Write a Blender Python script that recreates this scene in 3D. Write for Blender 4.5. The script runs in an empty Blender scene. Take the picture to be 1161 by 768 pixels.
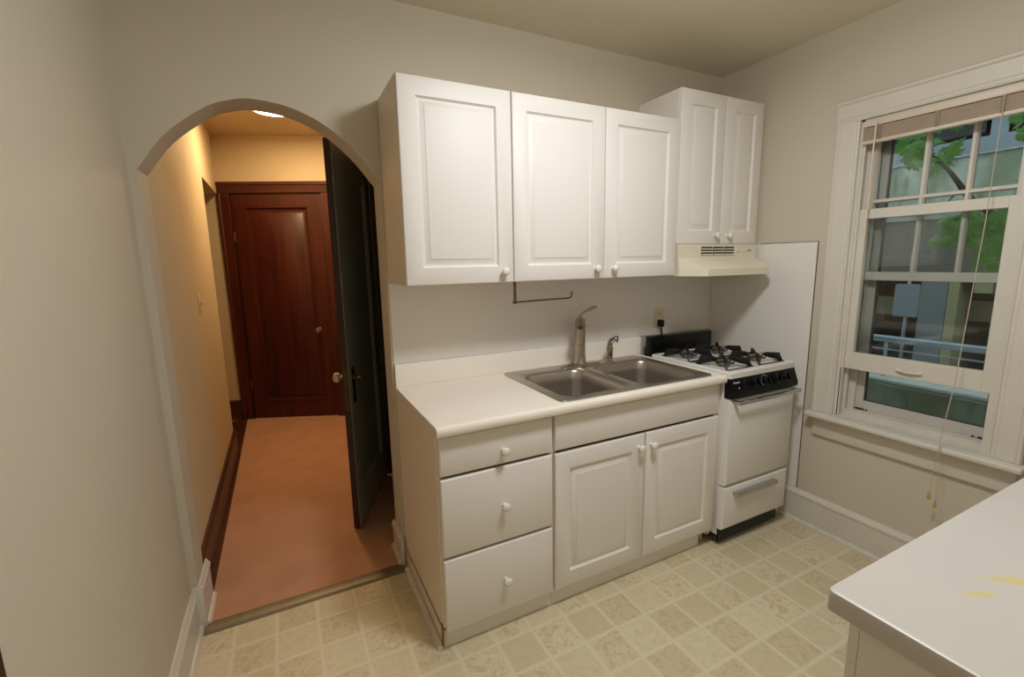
import bpy, bmesh, math, random
from mathutils import Vector, Matrix
random.seed(7)
S = bpy.context.scene
COL = S.collection
R = math.radians
PI = math.pi

# ------------------------------------------------------------------ materials
def lin(c):
    return tuple(((v/255)/12.92 if v/255 <= .04045 else ((v/255+.055)/1.055)**2.4) for v in c) + (1,)

def mat(name, rgb, rough=.5, metal=0, var=.04, scale=3.0, bump=0, bscale=60, spec=.5, coat=0):
    m = bpy.data.materials.new(name); m.use_nodes = True
    nt = m.node_tree; n = nt.nodes; l = nt.links; b = n['Principled BSDF']
    b.inputs['Roughness'].default_value = rough; b.inputs['Metallic'].default_value = metal
    b.inputs['Specular IOR Level'].default_value = spec
    b.inputs['Coat Weight'].default_value = coat
    tc = n.new('ShaderNodeTexCoord')
    no = n.new('ShaderNodeTexNoise'); no.inputs['Scale'].default_value = scale; no.inputs['Detail'].default_value = 4
    l.new(tc.outputs['Object'], no.inputs['Vector'])
    cr = n.new('ShaderNodeValToRGB')
    c = lin(rgb)
    cr.color_ramp.elements[0].position = .3; cr.color_ramp.elements[1].position = .7
    cr.color_ramp.elements[0].color = tuple(v*(1-var) for v in c[:3]) + (1,)
    cr.color_ramp.elements[1].color = tuple(min(1, v*(1+var)) for v in c[:3]) + (1,)
    l.new(no.outputs['Fac'], cr.inputs['Fac']); l.new(cr.outputs['Color'], b.inputs['Base Color'])
    if bump:
        n2 = n.new('ShaderNodeTexNoise'); n2.inputs['Scale'].default_value = bscale; n2.inputs['Detail'].default_value = 3
        l.new(tc.outputs['Object'], n2.inputs['Vector'])
        bp = n.new('ShaderNodeBump'); bp.inputs['Strength'].default_value = bump; bp.inputs['Distance'].default_value = .01
        l.new(n2.outputs['Fac'], bp.inputs['Height']); l.new(bp.outputs['Normal'], b.inputs['Normal'])
    return m

def wood(name, dark, light, rough=.3, axis='Z'):
    m = mat(name, dark, rough); nt = m.node_tree; n = nt.nodes; l = nt.links; b = n['Principled BSDF']
    tc = n.new('ShaderNodeTexCoord'); mp = n.new('ShaderNodeMapping')
    sc = [14, 14, 14]; sc['XYZ'.index(axis)] = .9
    mp.inputs['Scale'].default_value = sc
    no = n.new('ShaderNodeTexNoise'); no.inputs['Scale'].default_value = 1.6; no.inputs['Detail'].default_value = 6; no.inputs['Distortion'].default_value = .6
    cr = n.new('ShaderNodeValToRGB'); cr.color_ramp.elements[0].color = lin(dark); cr.color_ramp.elements[1].color = lin(light)
    cr.color_ramp.elements[0].position = .3; cr.color_ramp.elements[1].position = .75
    l.new(tc.outputs['Object'], mp.inputs['Vector']); l.new(mp.outputs['Vector'], no.inputs['Vector'])
    l.new(no.outputs['Fac'], cr.inputs['Fac']); l.new(cr.outputs['Color'], b.inputs['Base Color'])
    return m

def math_node(nt, op, a, b=None):
    x = nt.nodes.new('ShaderNodeMath'); x.operation = op
    for i, v in enumerate((a, b)):
        if v is None: continue
        if isinstance(v, (int, float)): x.inputs[i].default_value = v
        else: nt.links.new(v, x.inputs[i])
    return x.outputs[0]

def vinyl_mat():
    m = bpy.data.materials.new('vinyl_tiles'); m.use_nodes = True
    nt = m.node_tree; n = nt.nodes; l = nt.links; b = n['Principled BSDF']
    tc = n.new('ShaderNodeTexCoord'); sp = n.new('ShaderNodeSeparateXYZ'); l.new(tc.outputs['Object'], sp.inputs[0])
    wob = n.new('ShaderNodeTexNoise'); wob.inputs['Scale'].default_value = 25; l.new(tc.outputs['Object'], wob.inputs['Vector'])
    w = math_node(nt, 'MULTIPLY', math_node(nt, 'SUBTRACT', wob.outputs['Fac'], .5), .03)
    u = math_node(nt, 'ADD', math_node(nt, 'DIVIDE', math_node(nt, 'ADD', sp.outputs[0], .11), .1538), w)
    v = math_node(nt, 'ADD', math_node(nt, 'DIVIDE', math_node(nt, 'ADD', sp.outputs[1], .188), .1545), w)
    fu = math_node(nt, 'FRACT', u); fv = math_node(nt, 'FRACT', v)
    du = math_node(nt, 'MINIMUM', fu, math_node(nt, 'SUBTRACT', 1, fu))
    dv = math_node(nt, 'MINIMUM', fv, math_node(nt, 'SUBTRACT', 1, fv))
    d = math_node(nt, 'MINIMUM', du, dv)
    mr = n.new('ShaderNodeMapRange'); mr.inputs['From Min'].default_value = .015; mr.inputs['From Max'].default_value = .08
    l.new(d, mr.inputs['Value'])
    cu = math_node(nt, 'FLOOR', u); cv = math_node(nt, 'FLOOR', v)
    cb = n.new('ShaderNodeCombineXYZ'); l.new(cu, cb.inputs[0]); l.new(cv, cb.inputs[1])
    wn = n.new('ShaderNodeTexWhiteNoise'); wn.noise_dimensions = '2D'; l.new(cb.outputs[0], wn.inputs['Vector'])
    # mottling, stronger on every other tile
    no = n.new('ShaderNodeTexNoise'); no.inputs['Scale'].default_value = 34; no.inputs['Detail'].default_value = 6; no.inputs['Distortion'].default_value = 1.2
    l.new(tc.outputs['Object'], no.inputs['Vector'])
    chk = math_node(nt, 'FLOORED_MODULO', math_node(nt, 'ADD', cu, cv), 2.0)
    mott = n.new('ShaderNodeMapRange'); mott.inputs['From Min'].default_value = .46; mott.inputs['From Max'].default_value = .64
    l.new(no.outputs['Fac'], mott.inputs['Value'])
    mf = math_node(nt, 'MULTIPLY', mott.outputs[0], math_node(nt, 'ADD', math_node(nt, 'MULTIPLY', chk, .45), .3))
    base = n.new('ShaderNodeMixRGB'); base.inputs['Color1'].default_value = lin((216, 204, 174)); base.inputs['Color2'].default_value = lin((203, 189, 157))
    l.new(wn.outputs['Value'], base.inputs['Fac'])
    m2 = n.new('ShaderNodeMixRGB'); m2.inputs['Color2'].default_value = lin((190, 168, 130)); l.new(mf, m2.inputs['Fac']); l.new(base.outputs[0], m2.inputs['Color1'])
    m3 = n.new('ShaderNodeMixRGB'); m3.inputs['Color1'].default_value = lin((217, 206, 178)); l.new(mr.outputs[0], m3.inputs['Fac']); l.new(m2.outputs[0], m3.inputs['Color2'])
    l.new(m3.outputs[0], b.inputs['Base Color']); b.inputs['Roughness'].default_value = .42
    b.inputs['Specular IOR Level'].default_value = .35
    bp = n.new('ShaderNodeBump'); bp.inputs['Strength'].default_value = .25; bp.inputs['Distance'].default_value = .003
    l.new(mr.outputs[0], bp.inputs['Height']); l.new(bp.outputs['Normal'], b.inputs['Normal'])
    return m

def counter_mat(name, stains=False):
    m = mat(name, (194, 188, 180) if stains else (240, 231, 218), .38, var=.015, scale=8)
    if stains:
        nt = m.node_tree; n = nt.nodes; l = nt.links; b = n['Principled BSDF']
        src = b.inputs['Base Color'].links[0].from_socket
        tc = n.new('ShaderNodeTexCoord')
        no = n.new('ShaderNodeTexNoise'); no.inputs['Scale'].default_value = 45; l.new(tc.outputs['Object'], no.inputs['Vector'])
        tot = None
        for (x, y, ax, ay) in ((.556, -1.828, .026, .009), (.652, -1.838, .03, .011), (.618, -1.815, .012, .007)):
            mp = n.new('ShaderNodeMapping'); mp.vector_type = 'TEXTURE'
            mp.inputs['Location'].default_value = (x, y, .914); mp.inputs['Scale'].default_value = (ax, ay, .05); mp.inputs['Rotation'].default_value = (0, 0, R(-28))
            l.new(tc.outputs['Object'], mp.inputs['Vector'])
            ln = n.new('ShaderNodeVectorMath'); ln.operation = 'LENGTH'; l.new(mp.outputs[0], ln.inputs[0])
            dd = math_node(nt, 'ADD', ln.outputs['Value'], math_node(nt, 'MULTIPLY', math_node(nt, 'SUBTRACT', no.outputs['Fac'], .5), 2.6))
            mr = n.new('ShaderNodeMapRange'); mr.inputs['From Min'].default_value = .5; mr.inputs['From Max'].default_value = 1.2
            mr.inputs['To Min'].default_value = .8; mr.inputs['To Max'].default_value = 0; l.new(dd, mr.inputs['Value'])
            tot = mr.outputs[0] if tot is None else math_node(nt, 'MAXIMUM', tot, mr.outputs[0])
        mx = n.new('ShaderNodeMixRGB'); mx.inputs['Color2'].default_value = lin((206, 188, 110))
        l.new(tot, mx.inputs['Fac']); l.new(src, mx.inputs['Color1']); l.new(mx.outputs[0], b.inputs['Base Color'])
    return m

def glass_mat(name, tint=(235, 242, 240), refl=1.0):
    m = bpy.data.materials.new(name); m.use_nodes = True
    nt = m.node_tree; n = nt.nodes; l = nt.links
    for x in list(n): n.remove(x)
    out = n.new('ShaderNodeOutputMaterial'); tr = n.new('ShaderNodeBsdfTransparent'); gl = n.new('ShaderNodeBsdfGlossy')
    tr.inputs['Color'].default_value = lin(tint); gl.inputs['Roughness'].default_value = .02
    fr = n.new('ShaderNodeFresnel'); fr.inputs['IOR'].default_value = 1.45
    mx = n.new('ShaderNodeMixShader')
    l.new(math_node(nt, 'MULTIPLY', fr.outputs[0], refl), mx.inputs[0]); l.new(tr.outputs[0], mx.inputs[1]); l.new(gl.outputs[0], mx.inputs[2]); l.new(mx.outputs[0], out.inputs[0])
    return m

def emis(name, rgb, s):
    m = bpy.data.materials.new(name); m.use_nodes = True
    b = m.node_tree.nodes['Principled BSDF']
    b.inputs['Base Color'].default_value = lin(rgb); b.inputs['Emission Color'].default_value = lin(rgb); b.inputs['Emission Strength'].default_value = s
    return m

def mossy(name, base, moss, dark, sc=1.2, amt=(.42, .62)):
    m = mat(name, base, .9, var=.12, scale=sc*4, bump=.3, bscale=20)
    nt = m.node_tree; n = nt.nodes; l = nt.links; b = n['Principled BSDF']
    src = b.inputs['Base Color'].links[0].from_socket
    tc = n.new('ShaderNodeTexCoord'); mp = n.new('ShaderNodeMapping'); mp.inputs['Scale'].default_value = (1, 1, .45)
    l.new(tc.outputs['Object'], mp.inputs[0])
    no = n.new('ShaderNodeTexNoise'); no.inputs['Scale'].default_value = sc*2; no.inputs['Detail'].default_value = 7; l.new(mp.outputs[0], no.inputs['Vector'])
    mr = n.new('ShaderNodeMapRange'); mr.inputs['From Min'].default_value = amt[0]; mr.inputs['From Max'].default_value = amt[1]; l.new(no.outputs['Fac'], mr.inputs['Value'])
    mx = n.new('ShaderNodeMixRGB'); mx.inputs['Color2'].default_value = lin(moss); l.new(mr.outputs[0], mx.inputs['Fac']); l.new(src, mx.inputs['Color1'])
    n2 = n.new('ShaderNodeTexNoise'); n2.inputs['Scale'].default_value = sc*5; n2.inputs['Detail'].default_value = 8; l.new(mp.outputs[0], n2.inputs['Vector'])
    m2 = n.new('ShaderNodeMapRange'); m2.inputs['From Min'].default_value = .55; m2.inputs['From Max'].default_value = .75; l.new(n2.outputs['Fac'], m2.inputs['Value'])
    mx2 = n.new('ShaderNodeMixRGB'); mx2.inputs['Color2'].default_value = lin(dark); l.new(m2.outputs[0], mx2.inputs['Fac']); l.new(mx.outputs[0], mx2.inputs['Color1'])
    l.new(mx2.outputs[0], b.inputs['Base Color'])
    return m

M = dict(
    wall=mat('wall_paint', (202, 193, 175), .62, var=.02, scale=1.6, bump=.08, bscale=9),
    ceil=mat('ceiling_paint', (216, 209, 190), .8, var=.02),
    hall=mat('hall_wall_paint', (210, 192, 158), .65, var=.02, scale=2),
    hallceil=mat('hall_ceiling_paint', (200, 176, 142), .8, var=.02),
    trim=mat('trim_paint', (212, 206, 194), .42, var=.025, scale=6, bump=.05, bscale=30),
    cab=mat('cabinet_white', (228, 223, 216), .5, var=.008, scale=2),
    side=mat('cabinet_side_laminate', (228, 214, 196), .45, var=.012, scale=4),
    knob=mat('knob_white', (232, 226, 214), .25, var=.01),
    panel=mat('splash_panel_white', (232, 228, 222), .4, var=.01, scale=2),
    enamel=mat('stove_enamel', (224, 221, 215), .34, var=.008, coat=.3),
    blackgloss=mat('black_glass_panel', (5, 5, 6), .3, var=.1, spec=.25),
    black=mat('black_cast_iron', (7, 7, 7), .5, var=.2, bump=.1, bscale=200),
    plastic=mat('black_plastic', (8, 8, 9), .35, var=.1, spec=.3),
    chrome=mat('chrome', (190, 190, 188), .16, 1, var=.02),
    steel=mat('brushed_steel', (186, 180, 171), .34, 1, var=.05, scale=20),
    nickel=mat('brushed_nickel', (182, 172, 158), .22, 1, var=.03, scale=20),
    burner=mat('burner_alloy', (150, 138, 120), .45, .8, var=.1, scale=40),
    hood=mat('hood_almond', (224, 217, 196), .35, var=.01),
    dark=mat('dark_slot', (28, 24, 20), .8),
    mahog=wood('mahogany', (58, 20, 13), (88, 34, 21), .36),
    mahogx=wood('mahogany_rail', (58, 20, 13), (86, 34, 21), .36, 'X'),
    brown=wood('dark_stained_wood', (52, 26, 14), (84, 44, 24), .4, 'Y'),
    edge=wood('door_edge_wood', (38, 16, 10), (60, 26, 16), .45),
    blackdoor=mat('dark_door_paint', (172, 180, 170), .36, var=.12, scale=5),
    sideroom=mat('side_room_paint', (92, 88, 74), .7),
    brass=mat('aged_brass', (150, 116, 60), .3, 1, var=.12, scale=40),
    carpet=mat('salmon_carpet', (198, 148, 116), .97, var=.07, scale=5, bump=.5, bscale=350, spec=.1),
    threshold=mat('threshold_metal', (130, 118, 98), .45, .5, var=.08, scale=30),
    ivory=mat('ivory_plastic', (226, 216, 188), .35),
    slat=mat('blind_slat', (186, 166, 144), .55, var=.05, scale=20),
    tape=mat('blind_tape', (140, 124, 108), .8),
    rail=mat('blind_rail', (212, 198, 180), .45),
    cord=mat('blind_cord', (196, 178, 158), .8),
    tassel=mat('tassel_amber', (196, 160, 84), .4),
    storm=mat('storm_frame', (192, 188, 180), .45, var=.03),
    stormdark=mat('storm_gasket', (70, 72, 68), .6),
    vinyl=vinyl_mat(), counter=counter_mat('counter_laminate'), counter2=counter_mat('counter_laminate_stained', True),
    glass=glass_mat('window_glass', (246, 248, 247)), hazy=glass_mat('storm_glass', (226, 232, 228), 1.0),
    crystal=mat('knob_crystal', (190, 176, 150), .08, 0, var=.1, coat=1),
    conc=mossy('concrete_mossy', (190, 196, 186), (140, 152, 130), (104, 112, 94), 1.0),
    ledge=mossy('ledge_mossy', (104, 112, 100), (66, 78, 52), (50, 58, 44), 1.6, (.38, .60)),
    ledgetop=mat('ledge_cap', (176, 182, 180), .7, var=.15, scale=12),
    galv=mat('galvanised_pipe', (150, 164, 178), .4, .6, var=.1, scale=10),
    signback=mat('sign_back', (128, 138, 150), .5, .2, var=.04),
    colgrey=mat('column_grey', (112, 120, 124), .8),
    colcream=mat('column_cream', (150, 144, 112), .8),
    band=mat('band_bluegrey', (150, 162, 176), .8, var=.05),
    beam=mat('beam_brown', (104, 96, 78), .85, var=.08),
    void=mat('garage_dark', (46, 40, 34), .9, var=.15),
    soffit=mat('soffit_grey', (112, 106, 100), .9, var=.05),
    asphalt=mat('asphalt', (70, 74, 80), .95, var=.15, scale=10),
    bark=mat('bark', (62, 54, 44), .9, var=.2, scale=30),
    winframe=mat('facade_window_frame', (190, 196, 200), .5),
    winpane=mat('facade_window_pane', (34, 38, 44), .15),
)
def leaf_mat():
    m = mat('maple_leaf', (122, 170, 92), .5, var=.35, scale=9)
    b = m.node_tree.nodes['Principled BSDF']
    b.inputs['Subsurface Weight'].default_value = 0
    nt = m.node_tree; n = nt.nodes; l = nt.links
    tl = n.new('ShaderNodeBsdfTranslucent'); tl.inputs['Color'].default_value = lin((120, 190, 70))
    mx = n.new('ShaderNodeMixShader'); mx.inputs[0].default_value = .45
    out = n['Material Output']
    l.new(b.outputs[0], mx.inputs[1]); l.new(tl.outputs[0], mx.inputs[2]); l.new(mx.outputs[0], out.inputs[0])
    return m
M['leaf'] = leaf_mat()

# ------------------------------------------------------------------ helpers
def B(): return bmesh.new()

def box(bm, x0, x1, y0, y1, z0, z1, bev=0, seg=2):
    x0, x1 = min(x0, x1), max(x0, x1); y0, y1 = min(y0, y1), max(y0, y1); z0, z1 = min(z0, z1), max(z0, z1)
    g = bmesh.ops.create_cube(bm, size=1, matrix=Matrix.Translation(((x0+x1)/2, (y0+y1)/2, (z0+z1)/2)) @ Matrix.Diagonal((x1-x0, y1-y0, z1-z0, 1)))
    if bev:
        es = list({e for v in g['verts'] for e in v.link_edges})
        bmesh.ops.bevel(bm, geom=es, offset=bev, segments=seg, profile=.5, affect='EDGES')
    return bm

def prism(bm, pts, axis, a0, a1):
    """extrude a 2-D outline along an axis; pts are the two other coordinates in xyz order"""
    def P(p, a):
        q = list(p); q.insert('xyz'.index(axis), a); return q
    v0 = [bm.verts.new(P(p, a0)) for p in pts]; v1 = [bm.verts.new(P(p, a1)) for p in pts]
    n = len(pts)
    for i in range(n): bm.faces.new((v0[i], v0[(i+1) % n], v1[(i+1) % n], v1[i]))
    bm.faces.new(v0[::-1]); bm.faces.new(v1)
    return bm

def lathe(bm, prof, c=(0, 0, 0), axis='z', seg=24, cap=True):
    c = Vector(c)
    q = {'z': Matrix.Identity(3), 'x': Matrix.Rotation(R(90), 3, 'Y'), 'y': Matrix.Rotation(R(-90), 3, 'X'), '-y': Matrix.Rotation(R(90), 3, 'X'), '-x': Matrix.Rotation(R(-90), 3, 'Y'), '-z': Matrix.Rotation(R(180), 3, 'X')}[axis] if isinstance(axis, str) else Vector((0, 0, 1)).rotation_difference(Vector(axis)).to_matrix()
    rings = []
    for r, h in prof:
        rings.append([bm.verts.new(c + q @ Vector((r*math.cos(2*PI*i/seg), r*math.sin(2*PI*i/seg), h))) for i in range(seg)])
    for a, b in zip(rings, rings[1:]):
        for i in range(seg): bm.faces.new((a[i], a[(i+1) % seg], b[(i+1) % seg], b[i]))
    if cap: bm.faces.new(rings[0][::-1]); bm.faces.new(rings[-1])
    return bm

def tube(bm, pts, r, seg=10):
    pts = [Vector(p) for p in pts]; rs = r if isinstance(r, (list, tuple)) else [r]*len(pts)
    rings = []; up = None
    for i, p in enumerate(pts):
        d = (pts[min(i+1, len(pts)-1)] - pts[max(i-1, 0)]).normalized()
        if up is None: up = d.orthogonal().normalized()
        up = (up - d*up.dot(d)).normalized(); s = d.cross(up)
        rings.append([bm.verts.new(p + (up*math.cos(2*PI*k/seg) + s*math.sin(2*PI*k/seg))*rs[i]) for k in range(seg)])
    for a, b in zip(rings, rings[1:]):
        for k in range(seg): bm.faces.new((a[k], a[(k+1) % seg], b[(k+1) % seg], b[k]))
    bm.faces.new(rings[0][::-1]); bm.faces.new(rings[-1])
    return bm

def bez(a, b, c, d, n=10):
    a, b, c, d = map(Vector, (a, b, c, d)); o = []
    for i in range(n+1):
        t = i/n; o.append(a*(1-t)**3 + b*3*t*(1-t)**2 + c*3*t*t*(1-t) + d*t**3)
    return o

def obj(name, bm, m, parent=None, smooth=35):
    bmesh.ops.recalc_face_normals(bm, faces=bm.faces)
    me = bpy.data.meshes.new(name)
    if smooth:
        for f in bm.faces: f.smooth = True
        a = R(smooth)
        for e in bm.edges:
            if len(e.link_faces) == 2 and e.calc_face_angle(0) > a: e.smooth = False
    bm.to_mesh(me); bm.free()
    me.materials.append(m)
    o = bpy.data.objects.new(name, me); COL.objects.link(o)
    if parent: o.parent = parent
    return o

def tag(o, label=None, cat=None, group=None, kind=None):
    if label: o['label'] = label
    if cat: o['category'] = cat
    if group: o['group'] = group
    if kind: o['kind'] = kind
    return o

def thing(name, label, cat, loc=(0, 0, 0), rz=0, group=None, kind=None):
    o = bpy.data.objects.new(name, None); COL.objects.link(o); o.location = loc; o.rotation_euler = (0, 0, rz)
    o.empty_display_size = .1
    return tag(o, label, cat, group, kind)

def struct(name, bm, m, label, cat, smooth=35, parent=None):
    return tag(obj(name, bm, m, parent, smooth), label, cat, kind='structure')

def shift(bm, v):
    bmesh.ops.translate(bm, verts=bm.verts, vec=v); return bm

def part_at(t, name, bm, m, **k):
    """mesh drawn in world coordinates, hung under a thing whose base is elsewhere"""
    o = obj(name, bm, m, None, **k); p = t; 
    mw = Matrix.LocRotScale(t.location, t.rotation_euler, None)
    if t.parent: mw = Matrix.LocRotScale(t.parent.location, t.parent.rotation_euler, None) @ mw
    o.data.transform(mw.inverted()); o.parent = t
    return o

# ------------------------------------------------------------------ room numbers
XL, XR, ZC, YF = -.87, 2.07, 2.553, -2.34
TH = .15

# floor and ceiling of the kitchen
struct('floor', box(B(), XL-.12, XR+.2, YF-.12, -.02, -.1, 0), M['vinyl'], 'kitchen floor of cream mottled vinyl tiles', 'floor', 0)
bm = B(); box(bm, -2.2, 2.0, .0, 3.4, -.1, .006); box(bm, XL-.12, -.0, -.022, .001, -.1, .004)
struct('floor', bm, M['carpet'], 'hallway floor covered in salmon brown carpet', 'floor', 0)
struct('ceiling', box(B(), XL-.12, XR+.2, YF-.12, .02, ZC, ZC+.1), M['ceil'], 'kitchen ceiling in dull cream paint', 'ceiling', 0)
struct('ceiling', box(B(), -2.2, 2.0, .14, 3.4, 2.63, 2.73), M['hallceil'], 'hallway ceiling in warm cream paint', 'ceiling', 0)

# back wall with the arch
def catmull(p, n=8):
    o = []
    q = [p[0]] + p + [p[-1]]
    for i in range(1, len(q)-2):
        for k in range(n):
            t = k/n; a, b, c, d = q[i-1], q[i], q[i+1], q[i+2]
            o.append(tuple(.5*((2*b[j]) + (-a[j]+c[j])*t + (2*a[j]-5*b[j]+4*c[j]-d[j])*t*t + (-a[j]+3*b[j]-3*c[j]+d[j])*t**3) for j in (0, 1)))
    return o + [p[-1]]
AJL, AJR = -.845, -.008
arch = catmull([(-.838, 1.83), (-.752, 1.946), (-.624, 2.05), (-.540, 2.087), (-.464, 2.10), (-.338, 2.086), (-.215, 2.034), (-.101, 1.941), (AJR, 1.826)])
outline = [(XL-.12, 0), (AJL, 0), (AJL, 1.822)] + arch + [(AJR, 0), (XR+.2, 0), (XR+.2, 2.73), (XL-.12, 2.73)]
wb = prism(B(), outline, 'y', 0, TH)
struct('wall_back', wb, M['wall'], 'kitchen wall behind the sink with a rounded archway at its left end', 'wall', 30)
struct('wall_left', box(B(), XL-.12, XL, YF-.12, .001, 0, 2.73), M['wall'], 'bare kitchen wall left of the archway', 'wall', 0)
struct('wall_front', box(B(), XL-.12, XR+.2, YF-.12, YF, 0, 2.73), M['wall'], 'kitchen wall opposite the sink, behind the near counter', 'wall', 0)
WY0, WY1, WZ0, WZ1 = -1.385, -.80, .645, 2.10
bm = B()
box(bm, XR, XR+.2, YF-.12, WY0, 0, 2.73); box(bm, XR, XR+.2, WY1, .001, 0, 2.73)
box(bm, XR, XR+.2, WY0, WY1, 0, WZ0); box(bm, XR, XR+.2, WY0, WY1, WZ1, 2.73)
struct('wall_right', bm, M['wall'], 'kitchen wall with the window in it', 'wall', 0)
# dark door casing at the near end of the left wall
bm = B(); box(bm, XL, XL+.014, -1.33, -1.204, 0, 2.1, .003)
struct('trim_1', bm, M['edge'], 'dark wooden casing on the left wall, at the lower left corner of the photo', 'casing')

# baseboards
def base_profile(h, t):      # (out, z)
    return [(0, 0), (t+.014, 0), (t+.014, .008), (t+.008, .018), (t, .02), (t, h-.036), (t+.004, h-.032), (t+.004, h-.02), (t-.004, h-.01), (t-.008, h), (0, h)]
bm = prism(B(), [(XR-o, z) for o, z in base_profile(.186, .016)], 'y', YF, -.001)
struct('baseboard_right', bm, M['trim'], 'tall white baseboard under the window', 'baseboard', 25)
bm = prism(B(), [(XL+o, z) for o, z in base_profile(.175, .016)], 'y', -1.17, -.001)
struct('baseboard_left', bm, M['trim'], 'cream baseboard along the left wall', 'baseboard', 25)
bm = prism(B(), [(AJL+o, z) for o, z in base_profile(.19, .014)], 'y', 0, .20)
box(bm, XL+.001, AJL+.0155, -.013, -.0002, 0, .188, .002)
struct('baseboard_arch_left', bm, M['trim'], 'white baseboard block on the left jamb of the archway', 'baseboard', 25)
bm = prism(B(), [(AJR-o, z) for o, z in base_profile(.155, .010)], 'y', 0, .185)
box(bm, AJR-.0115, AJR+.004, -.013, -.0002, 0, .152, .002)
struct('baseboard_arch_right', bm, M['trim'], 'white baseboard block on the right jamb of the archway', 'baseboard', 25)

# threshold strip
bm = prism(B(), [(-.058, .0), (-.052, .005), (-.03, .008), (-.008, .008), (.012, .006), (.018, .0)], 'x', AJL-.012, AJR+.0)
struct('trim_2', bm, M['threshold'], 'metal threshold strip between vinyl floor and carpet', 'threshold')

# ------------------------------------------------------------------ hallway
struct('wall_hall_left', box(B(), -.99, -.87, TH, 2.01, 0, 2.63), M['hall'], 'hallway wall on the left, warm cream', 'wall', 0)
struct('wall_hall_left', box(B(), -.99, -.87, 2.01, 3.05, 2.13, 2.63), M['hall'], 'lintel over the side opening at the end of the hallway left wall', 'wall', 0)
bm = B(); box(bm, -2.2, -.99, 1.9, 2.01, 0, 2.63); box(bm, -2.2, -2.1, 2.0, 3.4, 0, 2.63)
struct('wall_hall_side', bm, M['hall'], 'walls of the recess beyond the hallway side opening', 'wall', 0)
P0 = Vector((-.864, 2.936, 0)); RZ = math.atan2(2.567-2.936, .007+.864)
wf = thing('wall_hall_far', 'far wall of the hallway around the mahogany door', 'wall', P0, RZ, kind='structure')
obj('plaster', prism(B(), [(-1.6, 0), (.098, 0), (.098, 2.135), (.908, 2.135), (.908, 0), (1.5, 0), (1.5, 2.63), (-1.6, 2.63)], 'y', 0, .1), M['hall'], wf, 0)
obj('backing', box(B(), .0, 1.0, .1, .12, 0, 2.3), M['dark'], wf, 0)

# right hall wall with the doorway the dark door hangs in
HX = .135
bm = B(); box(bm, HX, HX+.12, TH, .27, 0, 2.63); box(bm, HX, HX+.12, 1.06, 3.0, 0, 2.63); box(bm, HX, HX+.12, .27, 1.06, 2.13, 2.63)
struct('wall_hall_right', bm, M['hall'], 'hallway wall on the right, behind the dark open door', 'wall', 0)
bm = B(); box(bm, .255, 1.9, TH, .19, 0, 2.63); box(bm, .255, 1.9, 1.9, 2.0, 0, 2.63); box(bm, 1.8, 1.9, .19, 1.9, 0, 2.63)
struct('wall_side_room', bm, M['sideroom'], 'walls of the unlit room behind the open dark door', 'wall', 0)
bm = B()
for y0, y1 in ((.255, .285), (1.045, 1.075)): box(bm, HX-.004, HX+.124, y0, y1, 0, 2.145, .002)
box(bm, HX-.004, HX+.124, .255, 1.075, 2.115, 2.145, .002)
box(bm, HX-.02, HX, .17, .265, 0, 2.22, .004); box(bm, HX-.02, HX, 1.065, 1.165, 0, 2.22, .004); box(bm, HX-.02, HX, .17, 1.165, 2.13, 2.24, .004)
struct('trim_3', bm, M['edge'], 'dark casing of the doorway on the right of the hallway', 'casing')

# hall baseboards
def base2(bm, axis, sgn, wallc, a0, a1, h=.2, t=.018):
    pr = [(0, 0), (t+.02, 0), (t+.018, .018), (t+.004, .03), (t, .032), (t, h-.03), (t+.006, h-.025), (t+.004, h-.01), (t-.006, h), (0, h)]
    prism(bm, [(wallc+sgn*o, z) for o, z in pr], axis, a0, a1)
bm = B(); base2(bm, 'y', 1, -.87, .201, 2.01)
struct('baseboard_hall_left', bm, M['brown'], 'dark brown baseboard along the left of the hallway', 'baseboard', 25)
bm = B(); base2(bm, 'x', -1, 0, -1.5, -.001)
o = struct('baseboard_hall_far', bm, M['brown'], 'dark brown baseboard left of the mahogany door', 'baseboard', 25); o.location = P0; o.rotation_euler.z = RZ
struct('trim_4', box(B(), -.99, -.835, 2.012, 2.90, 0, .012, .003), M['brown'], 'dark wooden sill across the hallway side opening', 'sill')

# nested-rectangle panel front, facing -y: loops of (inset, y)
def panel_front(bm, x0, x1, z0, z1, loops, back=None, insets=None):
    rings = []
    L = ([(0, back)] if back is not None else []) + loops
    for item in L:
        i, y = item[0], item[1]
        ix, it, ib = (i, i, i) if len(item) == 2 else (item[2], item[3], item[4])
        rings.append([bm.verts.new(p) for p in ((x0+ix, y, z0+ib), (x1-ix, y, z0+ib), (x1-ix, y, z1-it), (x0+ix, y, z1-it))])
    for a, b in zip(rings, rings[1:]):
        for k in range(4): bm.faces.new((a[k], a[(k+1) % 4], b[(k+1) % 4], b[k]))
    bm.faces.new(rings[0][::-1]); bm.faces.new(rings[-1])
    return bm

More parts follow.
